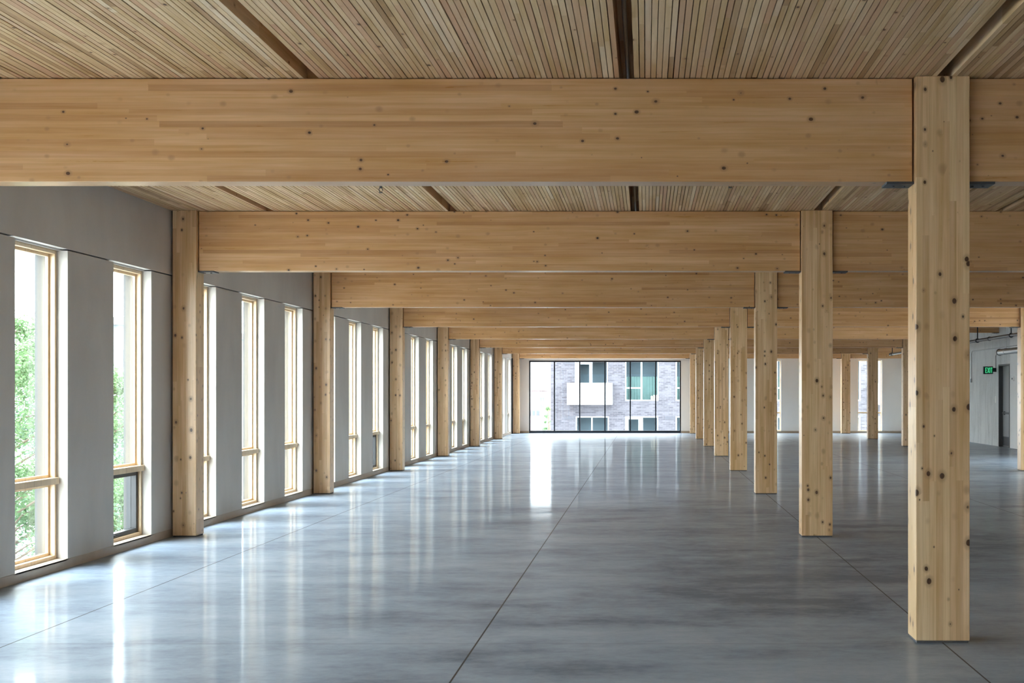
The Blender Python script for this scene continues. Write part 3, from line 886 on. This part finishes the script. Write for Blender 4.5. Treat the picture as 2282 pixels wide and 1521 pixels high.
def slab_building(name, x0, x1, y0, y1, z1, mat, rows, label, cols=6, wmat='dark_glass', side=False):
    r = empty(name, ((x0 + x1) / 2, y0, GROUND), label, 'building')
    MB().box(x0, x1, y0, y1, GROUND, z1).build('wall', mat, r)
    MB().box(x0 - 0.3, x1 + 0.3, y0 - 0.3, y1 + 0.3, z1, z1 + 0.35).build('roof_edge', mat, r)
    ww = (x1 - x0) / cols
    for zc, hh in rows:
        for i in range(cols):
            xa = x0 + ww * (i + 0.2); xb_ = x0 + ww * (i + 0.85)
            MB().box(xa, xb_, y0 - 0.05, y0 + 0.02, zc - hh / 2, zc + hh / 2).build('window', M[wmat], r)
    return r
def pt(px, py, Y): return ((px - VPX) / F * Y, EYE + (VPY - py) / F * Y)
Y = 230.0
slab_building('office_building', pt(1172, 0, Y)[0], pt(1236, 0, Y)[0], Y, Y + 20, pt(0, 790, Y)[1], M['white_ext'],
              [(pt(0, 817.5, Y)[1], 0.42), (pt(0, 832, Y)[1], 0.42)], 'white office building with two rows of dark windows, far behind', 7)
Y = 190.0
slab_building('town_house', pt(1166, 0, Y)[0], pt(1203, 0, Y)[0], Y, Y + 14, pt(0, 870, Y)[1], M['pinkbrick'],
              [(pt(0, 920, Y)[1], 0.7)], 'pale pink brick house far off, low at left in the glazing', 4)
Y = 176.0
slab_building('town_house', pt(1203, 0, Y)[0], pt(1213, 0, Y)[0], Y, Y + 30, pt(0, 882, Y)[1], M['grey_ext'],
              [(pt(0, 890, Y)[1], 0.5), (pt(0, 904, Y)[1], 0.5)], 'narrow pale grey house far off beside the pink house', 2)
slab_building('cladded_building', -26.6, -24.1, 60, 78, 4.75, M['blue_ext'],
              [(3.2, 0.8)], 'pale blue building glimpsed above trees through a left window', 4)

sx, sz = pt(1222, 911, 170.0)
sg = empty('street_sign', (sx, 170.0, GROUND), 'yellow diamond road sign on a post beside the grey brick building', 'sign')
MB().tube([(sx, 170.06, GROUND), (sx, 170.06, sz + 0.3)], 0.05, 8).build('post', M['galv'], sg)
mb = MB(); r_ = 0.46
k0 = len(mb.v)
for yy in (169.98, 170.01):
    mb.v += [(sx - r_, yy, sz), (sx, yy, sz - r_), (sx + r_, yy, sz), (sx, yy, sz + r_)]
mb.f += [(0, 1, 2, 3), (7, 6, 5, 4)] + [(i, 4 + i, 4 + (i + 1) % 4, (i + 1) % 4) for i in range(4)]
mb.build('panel', M['yellow'], sg)

def tree(x, y, h, rad, n, mat, seed, label, leaf=0.11, name='tree', low=0.2):
    r = random.Random(seed)
    root = empty(name, (x, y, GROUND), label, 'tree', 'trees outside')
    tr_ = MB().tube([(x, y, GROUND), (x + 0.1, y, GROUND + h * 0.5), (x, y + 0.1, GROUND + h * 0.92)], [0.16, 0.10, 0.03], 10)
    fol = MB()
    clumps = []
    for i in range(46):
        a = r.uniform(0, 2 * math.pi); u = r.uniform(low, 0.97)
        prof = math.sin(math.pi * min(1, (u - low) / (1 - low) * 0.85 + 0.15)) ** 0.7
        rr = rad * prof * r.uniform(0.45, 1.0)
        p = Vector((x + rr * math.cos(a), y + rr * math.sin(a), GROUND + h * u))
        clumps.append((p, r.uniform(0.3, 0.62) * rad * 0.55))
        tr_.tube([(x, y, p.z - rr * 0.45), ((x + p.x) / 2, (y + p.y) / 2, p.z - rr * 0.12), tuple(p)], [0.022, 0.014, 0.005], 5)
    for i in range(n):
        p, cr = r.choice(clumps)
        d = Vector((r.gauss(0, 1), r.gauss(0, 1), r.gauss(0, 0.75))) * (cr * 0.55)
        c = p + d
        ax = Vector((r.uniform(-1, 1), r.uniform(-1, 1), r.uniform(-0.8, 0.2))).normalized()
        sd = ax.cross(Vector((r.uniform(-1, 1), r.uniform(-1, 1), r.uniform(0, 1)))).normalized()
        l = leaf * r.uniform(0.6, 1.4); wd = l * 0.28
        up = ax.cross(sd) * (wd * 0.35)
        fol.quad(c - ax * l / 2, c + sd * wd + up, c + ax * l / 2, c - sd * wd + up)
    tr_.build('trunk', M['bark'], root)
    fol.build('foliage', mat, root)
tree(-9.6, 19.3, 7.3, 1.5, 34000, M['leaf'], 1, 'leafy green tree outside the nearest left window', 0.062)
tree(-11.6, 23.4, 6.6, 1.6, 30000, M['leaf2'], 2, 'blue-green tree behind the leafy tree at nearest left window', 0.065)
tree(-12.3, 29.5, 6.3, 1.7, 26000, M['leaf'], 3, 'green tree outside the second left window', 0.085)
tree(-14.5, 34.5, 5.6, 1.8, 20000, M['leaf2'], 4, 'farther blue-green tree outside the second left window', 0.10)
bx_, bz_ = pt(1226, 905, 120.0)
tree(bx_ - 0.2, 120.0, 4.6, 0.6, 1500, M['leaf'], 9, 'slim street tree at the corner of the grey brick building', 0.16)
